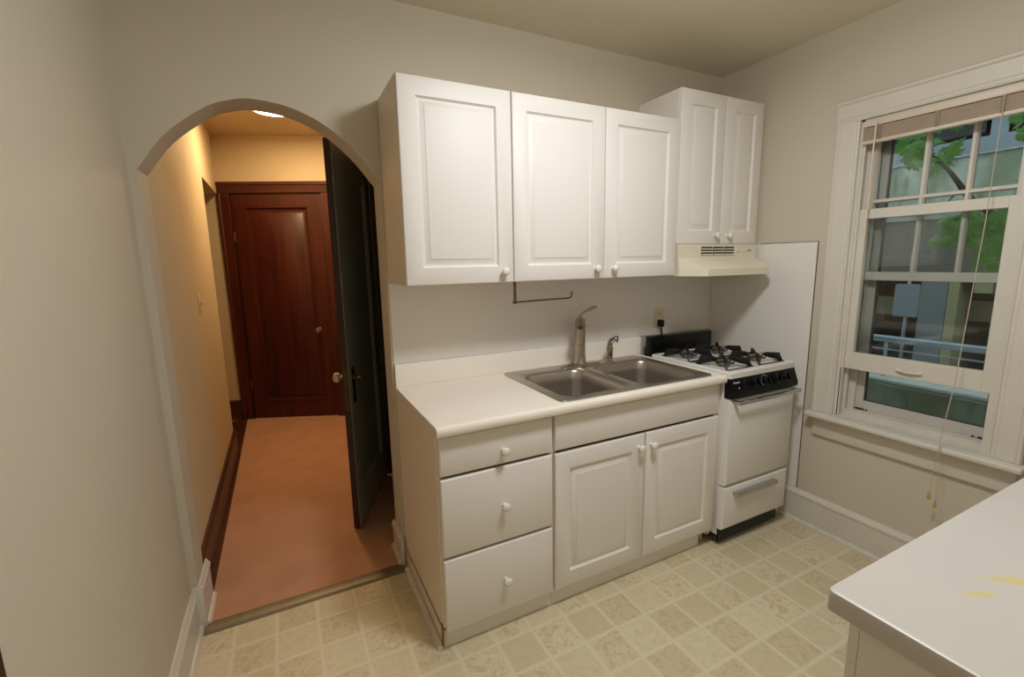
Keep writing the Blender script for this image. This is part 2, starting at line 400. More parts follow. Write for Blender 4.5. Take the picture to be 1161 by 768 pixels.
# far mahogany door
d1 = thing('door_1', 'closed mahogany panelled door at the end of the hallway', 'door', P0, RZ, kind='structure')
bm = B()
panel_front(bm, .104, .902, .012, 2.128, [(.0, .012), (.003, .009), (.112, .009, .112, .105, .16), (.118, .004, .118, .111, .166), (.128, .004, .128, .121, .176), (.136, .022, .136, .13, .184), (.15, .026, .15, .144, .198), (.166, .026, .166, .16, .214), (.178, .018, .178, .172, .226)], back=.05)
obj('door_leaf', bm, M['mahog'], d1)
bm = B()
cas = [(0, 0), (.0, -.022), (.006, -.028), (.02, -.028), (.028, -.02), (.078, -.014), (.092, -.014), (.096, -.006), (.096, 0)]
prism(bm, [(s, y) for s, y in cas], 'z', 0, 2.132)
prism(bm, [(1.006-s, y) for s, y in cas], 'z', 0, 2.132)
obj('casing', bm, M['mahog'], d1)
bm = B(); prism(bm, [(-.028, 2.228), (-.022, 2.234), (0, 2.234), (0, 2.132), (-.006, 2.132), (-.014, 2.14), (-.014, 2.155), (-.02, 2.20), (-.028, 2.208)], 'x', -.002, 1.008)
obj('head_casing', bm, M['mahogx'], d1)
bm = B(); box(bm, .090, .1035, -.003, .09, 0, 2.134); box(bm, .9025, .916, -.003, .09, 0, 2.134); box(bm, .097, .909, -.003, .09, 2.1285, 2.142)
obj('jamb', bm, M['edge'], d1)
k = obj('door_knob', lathe(B(), [(.024, 0), (.024, .003), (.012, .006), (.008, .03), (.02, .036), (.026, .045), (.024, .056), (.014, .062), (.001, .063)], (.79, .009, .87), '-y'), M['nickel'], d1)
bm = B(); lathe(bm, [(.008, -.045), (.008, .045)], (.106, -.0, 1.75)); lathe(bm, [(.008, -.045), (.008, .045)], (.106, -.0, .35))
obj('hinge', bm, M['brass'], d1)

# open dark door
hinge = Vector((.112, 1.04, 0)); free = Vector((-.168, .418, 0)); dv = free-hinge; L2 = dv.length
ang = math.atan2(dv.y, dv.x)
d2 = thing('door_2', 'open dark painted door standing ajar into the hallway', 'door', hinge, ang, kind='structure')
# local x runs hinge -> free edge; the kitchen side faces local +y
bm = B()
lp = lambda s: [(.0, s*.018), (.0, s*.018)]
def door_face(bm, s):
    panel_front(bm, .0, L2, .015, 2.09, [(.0, s*.016), (.002, s*.018), (.11, s*.018, .11, .12, .2), (.118, s*.012, .118, .128, .208), (.128, s*.012, .128, .138, .218), (.136, s*.004, .136, .146, .226), (.16, s*.004, .16, .17, .25)], back=0)
door_face(bm, 1)
obj('dark_face', bm, M['blackdoor'], d2)
bm = B(); door_face(bm, -1)
obj('hall_face', bm, M['mahog'], d2)
obj('door_edge', box(B(), L2, L2+.002, -.018, .018, .015, 2.09), M['edge'], d2)
bm = B(); box(bm, L2-.003, L2+.0025, .0165, .0188, .015, 2.09); obj('worn_edge', bm, mat('worn_paint_edge', (150, 146, 128), .6, var=.3, scale=20), d2)
bm = B(); box(bm, L2+.002, L2+.0035, -.011, .011, .70, .93); obj('latch_plate', bm, mat('dull_latch_brass', (84, 64, 42), .6, .4), d2)
bm = B(); box(bm, L2-.085, L2-.045, .018, .022, .73, .93, .0015); lathe(bm, [(.006, 0), (.006, .006)], (L2-.065, .02, .775), 'y', 12)
obj('escutcheon', bm, M['plastic'], d2)
bm = B(); lathe(bm, [(.016, 0), (.016, .008), (.007, .012), (.007, .032), (.011, .034), (.011, .042), (.002, .045)], (L2-.065, .021, .872), 'y', 16)
obj('spindle', bm, M['brass'], d2)
bm = B(); lathe(bm, [(.02, 0), (.02, .004), (.009, .008), (.009, .028), (.014, .03)], (L2-.065, -.018, .872), '-y', 16)
kk = obj('door_knob', bm, M['brass'], d2)
obj('glass_knob', lathe(B(), [(.012, .028), (.024, .036), (.028, .05), (.026, .062), (.016, .068), (.001, .069)], (L2-.065, -.018, .872), '-y', 12), M['crystal'], kk, 20)
bm = B()
for z in (.25, 1.05, 1.85): lathe(bm, [(.008, -.05), (.008, .05)], (-.004, -.018, z), seg=12)
obj('hinge', bm, M['brass'], d2)

# hall ceiling light
hl = thing('ceiling_light', 'round flush ceiling light in the hallway, seen through the top of the arch', 'light', (-.365, 1.93, 2.63))
obj('rim', lathe(B(), [(.16, 0), (.16, -.012), (.145, -.018), (.14, -.012), (.14, 0)], seg=40), M['hood'], hl)
obj('diffuser', lathe(B(), [(.139, -.001), (.139, -.012), (.12, -.022), (.06, -.028), (.001, -.03)], seg=40), emis('diffuser_glow', (255, 226, 190), 14), hl)
# switches
def switch_plate(y, z, name, label, toggle=True, w=.072, h=.118):
    t = thing(name, label, 'switch' if toggle else 'wall plate', (-.871, y, z))
    obj('cover_plate', box(B(), 0, .006, -w/2, w/2, -h/2, h/2, .003), M['ivory'], t)
    if toggle: obj('toggle', box(B(), .004, .018, -.006, .006, -.01, .012, .003), M['ivory'], t)
    else: obj('screw', lathe(B(), [(.004, 0), (.004, .002), (.002, .003)], (.005, 0, 0), 'x', 12), M['brass'], t)
switch_plate(1.15, 1.27, 'light_switch', 'ivory light switch on the left hallway wall')
switch_plate(.25, 1.335, 'blank_plate', 'small ivory plate just inside the arch on the left', False, .02, .05)

# ------------------------------------------------------------------ cabinets
YD = -.606       # face of the base fronts
def slab(bm, x0, x1, z0, z1, yb, yf, r=.006):
    panel_front(bm, x0, x1, z0, z1, [(0, yf+r), (r*.35, yf+r*.35), (r, yf)], back=yb); return bm
def raised(bm, x0, x1, z0, z1, yb, yf, m=.068, f=.038):
    panel_front(bm, x0, x1, z0, z1, [(0, yf+.006), (.002, yf+.002), (.006, yf), (m, yf), (m+.003, yf+.0055), (m+.007, yf+.0095), (m+.013, yf+.010), (m+.017, yf+.0085), (m+f-.004, yf+.0025), (m+f-.0035, yf+.001), (m+f+.002, yf+.0)], back=yb); return bm
def white_knob(parent, x, y, z):
    return obj('knob', lathe(B(), [(.0085, 0), (.0075, .006), (.0065, .013), (.010, .017), (.0165, .021), (.0175, .026), (.0155, .031), (.008, .034), (.0008, .0345)], (x, y, z), '-y', 24), M['knob'], parent, 60)

def carcass(bm, x0, x1, yb, yf, z0, z1, top=True, t=.018):
    box(bm, x0, x0+t, yb, yf, z0, z1, .001, 1); box(bm, x1-t, x1, yb, yf, z0, z1, .001, 1)
    box(bm, x0+t, x1-t, yb-.003, yb, z0, z1)                # back
    box(bm, x0+t, x1-t, yb-.003, yf, z0, z0+t)
    if top: box(bm, x0+t, x1-t, yb-.003, yf, z1-t, z1)
    box(bm, x0+t, x1-t, yf, yf+.018, z0+t, z0+.05); box(bm, x0+t, x1-t, yf, yf+.018, z1-.05, z1-t)
    return bm

Z1 = .874
# drawer base
t = thing('drawer_cabinet', 'white base cabinet with three drawers at the left end of the sink counter', 'cabinet', (0, 0, 0))
obj('body', carcass(B(), .004, .489, -.004, -.587, .085, Z1), M['side'], t)
bm = B(); prism(bm, [(-.004, .0), (-.004, .10), (-.587, .10), (-.587, .09), (-.572, .09), (-.572, 0)], 'x', .004, .02)
obj('side_foot', bm, M['side'], t)
obj('toe_board', box(B(), .004, .489, -.556, -.571, .0, .092, .001, 1), M['cab'], t)
for z0, z1, kz in ((.717, .866, .775), (.397, .706, .55), (.088, .386, .232)):
    d = obj('drawer', slab(B(), .012, .483, z0, z1, -.588, YD), M['cab'], t); white_knob(d, .262, YD, kz)
bm = prism(B(), [(-.018, 0), (-.018, .007), (-.013, .015), (-.004, .019), (0.002, .019), (.002, 0)], 'y', -.578, -.045)
obj('shoe_moulding', bm, M['trim'], t)
bm = box(B(), .0005, .0045, -.586, -.572, .018, .115); obj('chipped_edge', bm, mat('raw_chipboard', (134, 96, 60), .9, var=.2, scale=60), t)
# sink base
t = thing('sink_cabinet', 'white double-door base cabinet under the sink with a plain top panel', 'cabinet', (.49, 0, 0))
X0, X1 = .4905, 1.452
part_at(t, 'body', carcass(B(), X0, X1, -.004, -.587, .085, Z1, top=False), M['side'])
part_at(t, 'toe_board', box(B(), X0, 1.39, -.556, -.571, 0, .092, .001, 1), M['cab'])
bm = B(); prism(bm, [(-.004, 0.0), (-.004, .1), (-.587, .1), (-.587, .062), (-.580, .052), (-.54, .045), (-.54, 0)], 'x', 1.434, 1.452)
part_at(t, 'side_foot', bm, M['cab'])
part_at(t, 'false_front', slab(B(), .495, 1.448, .717, .866, -.588, YD), M['cab'])
for x0, x1, kx in ((.495, .970, .935), (.977, 1.449, 1.008)):
    d = part_at(t, 'door', raised(B(), x0, x1, .088, .704, -.588, YD, .072), M['cab'])
    kn = white_knob(None, kx, YD, .646); kn.data.transform(Matrix.Translation((-.49, 0, 0))); kn.parent = d

# countertop with a cut-out for the sink
def rrect(x0, x1, y0, y1, r, n=6):
    o = []
    for cx, cy, a in ((x1-r, y1-r, 0), (x0+r, y1-r, 90), (x0+r, y0+r, 180), (x1-r, y0+r, 270)):
        for k in range(n+1):
            o.append((cx+r*math.cos(R(a+90*k/n)), cy+r*math.sin(R(a+90*k/n))))
    return o
def loop(bm, pts, z): return [bm.verts.new((x, y, z)) for x, y in pts]
def bridge(bm, a, b):
    n = len(a)
    for i in range(n): bm.faces.new((a[i], a[(i+1) % n], b[(i+1) % n], b[i]))
def fill_holes(bm, loops):
    es = []
    for lp_ in loops:
        n = len(lp_)
        for i in range(n):
            e = bm.edges.get((lp_[i], lp_[(i+1) % n])) or bm.edges.new((lp_[i], lp_[(i+1) % n])); es.append(e)
    bmesh.ops.triangle_fill(bm, use_beauty=True, use_dissolve=False, edges=es)

ct = thing('countertop', 'long cream laminate countertop holding the sink', 'countertop', (0, 0, 0))
bm = B()
T = .914
cut = rrect(.548, 1.388, -.585, -.065, .02)
out = [(0, -.0015), (0, -.618), (1.456, -.618), (1.456, -.0015)]
ot, ob = loop(bm, out, T), loop(bm, out, T-.038); it, ib = loop(bm, cut, T), loop(bm, cut, T-.038)
bridge(bm, ot, ob); bridge(bm, it, ib); fill_holes(bm, [ot, it]); fill_holes(bm, [ob, ib])
# rolled front lip
lip = [(-.618, T), (-.626, T-.001), (-.632, T-.004), (-.6355, T-.010), (-.6365, T-.018), (-.6355, T-.030), (-.632, T-.036), (-.626, T-.038), (-.618, T-.038)]
prism(bm, lip, 'x', 0, 1.456)
obj('worktop', bm, M['counter'], ct, 30)
bm = prism(B(), [(-.0015, T), (-.0215, T+.001), (-.0215, T+.099), (-.019, T+.104), (-.0015, T+.105)], 'x', .002, 1.466)
obj('backsplash', bm, M['counter'], ct)
# laminated end strip edge line
obj('end_cap', box(B(), -.0012, .0, -.63, -.003, T-.037, T-.001), M['side'], ct)

# sink
sk = thing('kitchen_sink', 'double-bowl stainless steel drop-in sink', 'sink', (.968, -.325, T))
bm = B()
o0 = rrect(.530, 1.405, -.602, -.046, .028); o1 = rrect(.533, 1.402, -.599, -.049, .026); o2 = rrect(.548, 1.387, -.584, -.064, .02)
a, b, c = loop(bm, o0, T+.0005), loop(bm, o1, T+.006), loop(bm, o2, T+.0045)
bridge(bm, a, b); bridge(bm, b, c)
holes = []
bowls = ((.575, .925, -.560, -.155), (.985, 1.358, -.565, -.155))
for x0, x1, y0, y1 in bowls:
    prev = loop(bm, rrect(x0, x1, y0, y1, .06, 8), T+.0045); holes.append(prev)
    for ins, z, rr in ((.004, .001, .058), (.009, -.008, .055), (.014, -.05, .052), (.02, -.14, .05), (.028, -.165, .045), (.045, -.178, .035), (.07, -.182, .03)):
        cur = loop(bm, rrect(x0+ins, x1-ins, y0+ins, y1-ins, rr, 8), T+z); bridge(bm, prev, cur); prev = cur
    # sloping bottom down to the drain
    cx, cy = (x0+x1)/2, (y0+y1)/2
    n = len(prev)
    dr = []
    for v in prev:
        d_ = Vector((v.co.x-cx, v.co.y-cy)); d_.normalize(); dr.append(bm.verts.new((cx+d_.x*.045, cy+d_.y*.045, T-.188)))
    bridge(bm, prev, dr)
    bm.faces.new(dr)
fill_holes(bm, [c] + holes)
part_at(sk, 'basin', bm, M['steel'], smooth=40)
for x0, x1, y0, y1 in bowls:
    cx, cy = (x0+x1)/2, (y0+y1)/2
    bm = lathe(B(), [(.044, 0), (.044, .003), (.036, .004), (.03, -.001), (.012, -.001), (.012, .006), (.001, .007)], (cx, cy, T-.1875), 'z', 28)
    part_at(sk, 'drain', bm, M['chrome'])

# faucet
fx, fy, fz = .972, -.098, T+.0052
fa = thing('faucet', 'brushed nickel single-lever kitchen faucet behind the left bowl', 'faucet', (fx, fy, fz))
bm = B(); p = loop(bm, rrect(-.125, .125, -.028, .028, .027, 8), 0); q = loop(bm, rrect(-.124, .124, -.027, .027, .026, 8), .006); s_ = loop(bm, rrect(-.118, .118, -.021, .021, .02, 8), .010)
bridge(bm, p, q); bridge(bm, q, s_); bm.faces.new(s_); bm.faces.new(p[::-1])
obj('deck_plate', bm, M['nickel'], fa)
bm = lathe(B(), [(.034, .009), (.034, .014), (.031, .02), (.029, .05), (.0275, .085), (.027, .112), (.0285, .113), (.0285, .116), (.027, .117), (.0265, .15), (.027, .2), (.0275, .215), (.033, .217), (.033, .221), (.0275, .223), (.0265, .24), (.024, .252), (.012, .258), (.001, .259)], seg=32)
obj('body', bm, M['nickel'], fa)
# pull-out spray spout, pointing at the room
bm = B(); tube(bm, bez((0, 0, .222), (-.022, -.032, .262), (-.048, -.068, .262), (-.072, -.103, .222), 12), [.018]*4+[.017, .016, .0155, .015, .015, .0155, .016, .0165, .0168], 20)
spt = obj('spout', bm, M['nickel'], fa)
obj('spout_outlet', lathe(B(), [(.0135, 0), (.0135, .0015), (.001, .0016)], (-.0722, -.1033, .2215), (-.42, -.6, -.7), 18), mat('outlet_grey', (96, 86, 74), .5, .6), spt)
bm = B(); pts = bez((-.004, .0, .252), (.004, -.004, .285), (.04, -.012, .30), (.088, -.022, .312), 10)
tube(bm, pts, [.013, .011, .009, .008, .0075, .0075, .0078, .0085, .0092, .009, .006], 14)
obj('lever', bm, M['nickel'], fa)
# sprayer
sp = thing('side_sprayer', 'small nickel side sprayer to the right of the faucet', 'sprayer', (1.165, -.105, fz))
obj('base', lathe(B(), [(.025, 0), (.024, .004), (.016, .008), (.014, .016), (.018, .02), (.018, .024)], seg=24), M['nickel'], sp)
bm = lathe(B(), [(.012, .02), (.0165, .026), (.0175, .04), (.0185, .07), (.0185, .082), (.016, .084), (.0145, .1)], seg=24)
tube(bm, bez((0, 0, .088), (0, -.002, .112), (.004, -.01, .124), (.012, -.03, .128), 8), .0145, 18)
obj('handle', bm, M['nickel'], sp)
obj('spray_head', lathe(B(), [(.014, 0), (.019, .006), (.02, .014), (.018, .018), (.013, .016), (.001, .016)], (.010, -.026, .1275), (.45, -.85, .08), 22), M['chrome'], sp)

# uppers
YU = -.324; ub, ut = 1.390, 2.156
def wall_cab(name, label, x0, x1, z0, z1, yf, doors, sidem='side', m=.068, f=.036):
    t = thing(name, label, 'cabinet', (x0, 0, z0))
    bm = B(); carcass(bm, x0+.001, x1-.001, -.004, yf+.021, z0, z1)
    part_at(t, 'body', bm, M[sidem])
    for dx0, dx1, kx, kz in doors:
        d = part_at(t, 'door', raised(B(), dx0, dx1, z0+.0, z1-.0, yf+.020, yf, m, f), M['cab'])
        kn = white_knob(None, kx, yf, kz); kn.data.transform(Matrix.Translation((-x0, 0, -z0))); kn.parent = d
    return t
wall_cab('wall_cabinet', 'white single-door wall cabinet next to the archway', 0, .468, ub, ut, YU, [(.003, .466, .418, 1.437)])
wall_cab('wall_cabinet', 'white two-door wall cabinet above the sink', .468, 1.409, ub, ut, YU, [(.470, .9455, .898, 1.437), (.9495, 1.407, .999, 1.437)])
wall_cab('wall_cabinet', 'narrower and taller-set two-door wall cabinet above the range hood', 1.419, 2.047, 1.551, 2.311, -.315, [(1.421, 1.742, 1.696, 1.598), (1.746, 2.046, 1.797, 1.598)], 'cab')
# cream filler strip between the last cabinet and the window wall
tag(obj('filler_strip', box(B(), 2.048, 2.068, -.296, -.004, 1.551, 2.311, .002), M['hood'], None), 'thin cream filler strip between the tall-set cabinet and the window wall', 'filler strip')

# towel holder
th = thing('paper_towel_holder', 'thin bronze paper towel holder hanging under the wall cabinet', 'towel holder', (.553, -.16, 1.39))
bm = B(); box(bm, -.02, .02, -.016, .016, -.004, 0); box(bm, -.006, .006, -.006, .006, -.112, -.002, .0015); 
obj('bracket', bm, mat('bronze', (126, 108, 88), .4, .7), th)
bm = tube(B(), [(-.012, 0, -.104), (.1, 0, -.102), (.30, 0, -.099)] + bez((.30, 0, -.099), (.318, 0, -.099), (.322, 0, -.094), (.322, 0, -.066), 6)[1:], .0042, 10)
obj('arm', bm, bpy.data.materials['bronze'], th)

# splash panels
tag(obj('splash_panel', box(B(), .001, 2.068, -.004, -.0003, 1.02, 1.553), M['panel'], None, 0), 'white wall panel between countertop and wall cabinets', 'wall panel')
bm = B(); box(bm, XR-.0045, XR-.0003, -.650, -.005, .188, 1.549)
pn = tag(obj('splash_panel', bm, M['panel'], None, 0), 'white board on the window wall beside the stove', 'wall panel')
bm = B(); box(bm, XR-.005, XR-.0003, -.653, -.650, .188, 1.552); box(bm, XR-.005, XR-.0003, -.650, -.33, 1.549, 1.552)
obj('raw_edge', bm, mat('panel_raw_edge', (92, 72, 56), .9), pn)

# range hood
hd = thing('range_hood', 'almond painted range hood above the stove', 'range hood', (1.425, 0, 1.385))
def ZH(x): return x
bm = B()
# upright box
box(bm, 1.425, 2.040, -.325, -.004, 1.475, 1.5495, .002, 1)
# canopy: chamfered plan, sloping top
top = [(1.425, -.004, 1.478), (1.425, -.325, 1.478), (1.425, -.325, 1.478), (2.040, -.325, 1.478), (2.040, -.325, 1.478), (2.040, -.004, 1.478)]
mid = [(1.425, -.004, 1.42), (1.425, -.335, 1.42), (1.500, -.455, 1.42), (1.975, -.455, 1.42), (2.040, -.335, 1.42), (2.040, -.004, 1.42)]
bot = [(x, y, 1.385) for x, y, z in mid]
V = lambda L_: [bm.verts.new(p) for p in L_]
tt = V([top[0], top[1], top[3], top[5]]); mm = V(mid); bb = V(bot)
bm.faces.new((tt[0], tt[1], mm[1], mm[0])); bm.faces.new((tt[1], mm[2], mm[1])); bm.faces.new((tt[1], tt[2], mm[3], mm[2])); bm.faces.new((tt[2], mm[4], mm[3])); bm.faces.new((tt[2], tt[3], mm[5], mm[4]))
bridge(bm, mm, bb)
inn = V([(x+(.012 if x < 1.7 else -.012), y+(.012 if y < -.1 else -.0), 1.385) for x, y, z in bot]); bridge(bm, bb, inn)
inn2 = V([(v.co.x, v.co.y, 1.412) for v in inn]); bridge(bm, inn, inn2); bm.faces.new(inn2)
part_at(hd, 'canopy', bm, M['hood'], smooth=20)
for k in range(3):
    x0 = 1.592 + k*.087
    bm = B(); box(bm, x0, x0+.078, -.3285, -.3245, 1.492, 1.536)
    g = part_at(hd, 'vent', bm, M['dark'])
    bm = B()
    for j in range(3): box(bm, x0, x0+.078, -.331, -.3245, 1.4925+j*.0145, 1.4985+j*.0145)
    gg = part_at(hd, 'louvre', bm, M['hood']); gg.data.transform(Matrix.Identity(4)); gg.parent = g; g_loc = g.location
for x in (1.878, 1.925):
    part_at(hd, 'switch', box(B(), x-.014, x+.014, -.331, -.3245, 1.508, 1.525, .002), M['ivory'])
part_at(hd, 'badge', box(B(), 1.962, 1.992, -.327, -.3245, 1.510, 1.520), M['steel'])

# ------------------------------------------------------------------ stove
SX0, SX1, SF, SB = 1.462, 1.966, -.630, -.115
st = thing('gas_stove', 'narrow white gas stove with black backguard and control panel', 'stove', (SX0, 0, 0))
bm = B(); box(bm, SX0+.003, SX1-.003, SB, SF+.012, .06, .895, .003); part_at(st, 'body', bm, M['enamel'])
bm = B()
# cooktop: raised rim and sunken pan
oo = loop(bm, rrect(SX0-.002, SX1+.002, SF-.018, SB, .012, 4), .897); o1 = loop(bm, rrect(SX0-.002, SX1+.002, SF-.018, SB, .012, 4), .923); o2 = loop(bm, rrect(SX0+.003, SX1-.003, SF-.013, SB-.005, .01, 4), .930)
o3 = loop(bm, rrect(SX0+.018, SX1-.018, SF+.012, SB-.02, .012, 4), .930); o4 = loop(bm, rrect(SX0+.026, SX1-.026, SF+.02, SB-.028, .014, 4), .920)
for a, b in ((oo, o1), (o1, o2), (o2, o3), (o3, o4)): bridge(bm, a, b)
bm.faces.new(o4); bm.faces.new(oo[::-1])
ckt = part_at(st, 'cooktop', bm, M['enamel'])
bm = B(); box(bm, SX0+.004, SX1-.004, SB, SB+.055, .90, 1.028, .006)
part_at(st, 'backguard', bm, M['blackgloss'])
# control panel: slanted black
bm = prism(B(), [(SF+.012, .897), (SF-.012, .897), (SF-.040, .82), (SF-.036, .802), (SF+.012, .80)], 'x', SX0, SX1)
cp = part_at(st, 'control_panel', bm, M['blackgloss'])
nrm = Vector((0, -.94, .34)).normalized()
def onpanel(x, h): # h from 0 (bottom) to 1 (top)
    return Vector((x, SF-.040+.028*h, .82+.077*h))
for x in (1.552, 1.632, 1.712, 1.800, 1.868):
    c = onpanel(x, .52)
    bm = lathe(B(), [(.025, 0), (.025, .004), (.021, .006), (.019, .018), (.017, .022), (.001, .0225)], c, nrm, 26)
    for s in (0,):
        up = Vector((0, .34, .94)).normalized()
        a = c + nrm*.02
        g = bmesh.ops.create_cube(bm, size=1, matrix=Matrix.Translation(a+nrm*.005) @ Vector((0, 0, 1)).rotation_difference(nrm).to_matrix().to_4x4() @ Matrix.Diagonal((.008, .034, .014, 1)))
    kb = part_at(st, 'burner_knob' if abs(x-1.712) > .001 else 'oven_knob', bm, M['plastic'])
    if abs(x-1.712) < .001:
        bm = B()
        for k in range(11):
            an = R(-130+k*26); sd = Vector((1, 0, 0)); p_ = c + (sd*math.sin(an)+up*math.cos(an))*.029 + nrm*.0006
            bmesh.ops.create_cube(bm, size=1, matrix=Matrix.Translation(p_) @ Vector((0, 0, 1)).rotation_difference(nrm).to_matrix().to_4x4() @ Matrix.Diagonal((.004, .003, .0008, 1)))
        o_ = part_at(st, 'dial_marks', bm, M['enamel'])
# small lettering on the control panel
def lettering(txt, size, loc, rot, m, name='lettering'):
    cu = bpy.data.curves.new('t', 'FONT'); cu.body = txt; cu.size = size; cu.extrude = .0004; cu.shear = .3
    o = bpy.data.objects.new('t', cu); COL.objects.link(o)
    bpy.context.view_layer.update()
    me = bpy.data.meshes.new_from_object(o.evaluated_get(bpy.context.evaluated_depsgraph_get()))
    bpy.data.objects.remove(o)
    me.transform(Matrix.LocRotScale(loc, rot, None)); me.materials.clear(); me.materials.append(m)
    oo_ = bpy.data.objects.new(name, me); COL.objects.link(oo_)
    return oo_
tx = lettering('Premier', .0145, onpanel(1.480, .66)+nrm*.0008, Matrix(((1, 0, 0), (0, .34, -.94), (0, .94, .34))).to_euler(), M['enamel'])
tx.data.transform(Matrix.Translation((-SX0, 0, 0))); tx.parent = st
bm = B(); bmesh.ops.create_cube(bm, size=1, matrix=Matrix.Translation(onpanel(1.514, .38)) @ Vector((0, 0, 1)).rotation_difference(nrm).to_matrix().to_4x4() @ Matrix.Diagonal((.007, .006, .0016, 1)))
part_at(st, 'indicator', bm, M['ivory'])
# oven door
bm = B(); slab(bm, SX0-.001, SX1+.001, .343, .793, SF+.012, SF-.026, .012)
dr_ = part_at(st, 'oven_door', bm, M['enamel'])
bm = B(); box(bm, SX0+.020, SX1-.004, SF-.064, SF-.052, .772, .794, .004)
for x in (SX0+.028, SX1-.014): box(bm, x-.008, x+.008, SF-.056, SF-.024, .774, .790, .002)
h = part_at(st, 'oven_handle', bm, M['chrome'])
bm = B(); slab(bm, SX0-.004, SX1-.004, .105, .333, SF+.012, SF-.026, .012)
part_at(st, 'broiler_drawer', bm, M['enamel'])
bm = B(); prism(bm, [(SF-.024, .335-.032), (SF-.052, .335-.030), (SF-.056, .335-.036), (SF-.054, .335-.052), (SF-.046, .335-.056), (SF-.044, .335-.042), (SF-.024, .335-.042)], 'x', 1.522, 1.838)
part_at(st, 'drawer_handle', bm, M['chrome'])
bm = B(); box(bm, SX0+.006, SX1-.03, SF+.005, SF+.02, .028, .105); box(bm, SX0+.006, SX1-.03, SB-.02, SF+.02, .05, .062)
part_at(st, 'kick_plate', bm, M['plastic'])
for x in (SX0+.03, SX1-.09):
    for y in (SF+.035, SB-.05):
        part_at(st, 'foot', lathe(B(), [(.016, 0), (.016, .008), (.008, .012), (.008, .06)], (x, y, 0), seg=14), M['steel'])
# burners and grates
def grate(cx, cy):
    zb = .9305
    bm = B()
    # pan ring and cap
    lathe(bm, [(.062, -.009), (.058, -.0065), (.045, -.0085), (.03, -.009)], (cx, cy, zb), seg=28, cap=False)
    obj_pan = part_at(st, 'drip_bowl', bm, M['enamel'])
    bm = lathe(B(), [(.027, -.009), (.030, .004), (.035, .006), (.035, .018), (.032, .021), (.001, .0215)], (cx, cy, zb), seg=28)
    part_at(st, 'burner', bm, M['burner'])
    bm = B()
    s = .098
    # base frame rod
    q = [(cx+a*s, cy+b_*s, zb-.004) for a, b_ in ((-1, -1), (1, -1), (1, 1), (-1, 1))]
    for i in range(4):
        if i % 2 == 0: tube(bm, [q[i], q[(i+1) % 4]], .0042, 8)
    # four upright fins reaching to the middle, with pointed outer tips
    for k in range(4):
        a = R(45+90*k); dx, dy = math.cos(a), math.sin(a)
        prof = [(.018, .040), (.030, .030), (.052, .040), (.116, .040), (.118, .030), (.130, .004), (.141, -.006), (.130, -.0095), (.112, -.008), (.104, .004), (.07, .010), (.045, .020)]
        nx, ny = -dy*.0042, dx*.0042
        v0 = [bm.verts.new((cx+dx*r+nx, cy+dy*r+ny, zb+z)) for r, z in prof]; v1 = [bm.verts.new((cx+dx*r-nx, cy+dy*r-ny, zb+z)) for r, z in prof]
        n = len(prof)
        for i in range(n): bm.faces.new((v0[i], v0[(i+1) % n], v1[(i+1) % n], v1[i]))
        bm.faces.new(v0[::-1]); bm.faces.new(v1)
    # arched straps over the burner
    for rr in (.052,):
        n = 20
        for i in range(n):
            a0, a1 = 2*PI*i/n, 2*PI*(i+1)/n
            zz = lambda a_: zb+.012+.012*abs(math.sin(2*a_))
            tube(bm, [(cx+rr*math.cos(a0), cy+rr*math.sin(a0), zz(a0)), (cx+rr*math.cos(a1), cy+rr*math.sin(a1), zz(a1))], .004, 6)
    part_at(st, 'grate', bm, M['black'], smooth=30)
for cx in (1.590, 1.838):
    for cy in (-.268, -.505): grate(cx, cy)

# outlet and plug
ol = thing('wall_outlet', 'ivory duplex outlet on the wall above the stove backguard', 'outlet', (1.617, -.004, 1.122))
obj('cover_plate', box(B(), -.035, .035, -.005, 0, -.057, .057, .0025), M['ivory'], ol)
for z in (.024, -.024):
    bm = B(); box(bm, -.016, .016, -.0065, -.004, z-.014, z+.014, .004)
    s_ = obj('socket', bm, M['ivory'], ol)
    bm = B(); box(bm, -.008, -.006, -.0072, -.006, z-.001, z+.008); box(bm, .006, .008, -.0072, -.006, z-.001, z+.007); lathe(bm, [(.0025, 0), (.0025, .001)], (0, -.0062, z-.007), '-y', 10)
    obj('slots', bm, M['dark'], s_)
pg = thing('power_cord', 'black power plug and cord hanging behind the stove', 'cord', (1.617, -.0112, 1.094))
obj('plug', box(B(), -.017, .017, -.03, .0, -.026, .017, .006), M['plastic'], pg)
bm = tube(B(), bez((0, -.016, -.018), (.002, -.02, -.06), (.008, -.03, -.1), (.006, -.04, -.17), 10), .0045, 10)
obj('cable', bm, M['plastic'], pg)

# ------------------------------------------------------------------ foreground counter
fc = thing('base_cabinet', 'white base cabinet under the near counter in the lower right corner', 'cabinet', (.372, YF, 0))
bm = B(); box(bm, .378, XR-.04, YF+.004, -1.745, .0, .873, .0015, 1); part_at(fc, 'body', bm, M['cab'])
w_ = (XR-.04-.378)/3
for k in range(3):
    bm = B(); slab(bm, -(.378+(k+1)*w_-.003), -(.378+k*w_+.001), .09, .866, 0, -.018)
    # turned to face the sink wall
    bmesh.ops.rotate(bm, verts=bm.verts, cent=(0, 0, 0), matrix=Matrix.Rotation(PI, 3, 'Z'))
    shift(bm, (0, -1.7445, 0))
    d = part_at(fc, 'door', bm, M['cab'])
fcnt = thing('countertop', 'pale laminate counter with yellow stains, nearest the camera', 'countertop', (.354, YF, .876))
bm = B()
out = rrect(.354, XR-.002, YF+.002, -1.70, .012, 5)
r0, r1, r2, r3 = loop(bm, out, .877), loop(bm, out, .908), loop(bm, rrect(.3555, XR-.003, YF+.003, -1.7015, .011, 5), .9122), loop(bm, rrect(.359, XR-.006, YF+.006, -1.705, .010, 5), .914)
bridge(bm, r0, r1); bridge(bm, r1, r2); bridge(bm, r2, r3); bm.faces.new(r3); bm.faces.new(r0[::-1])
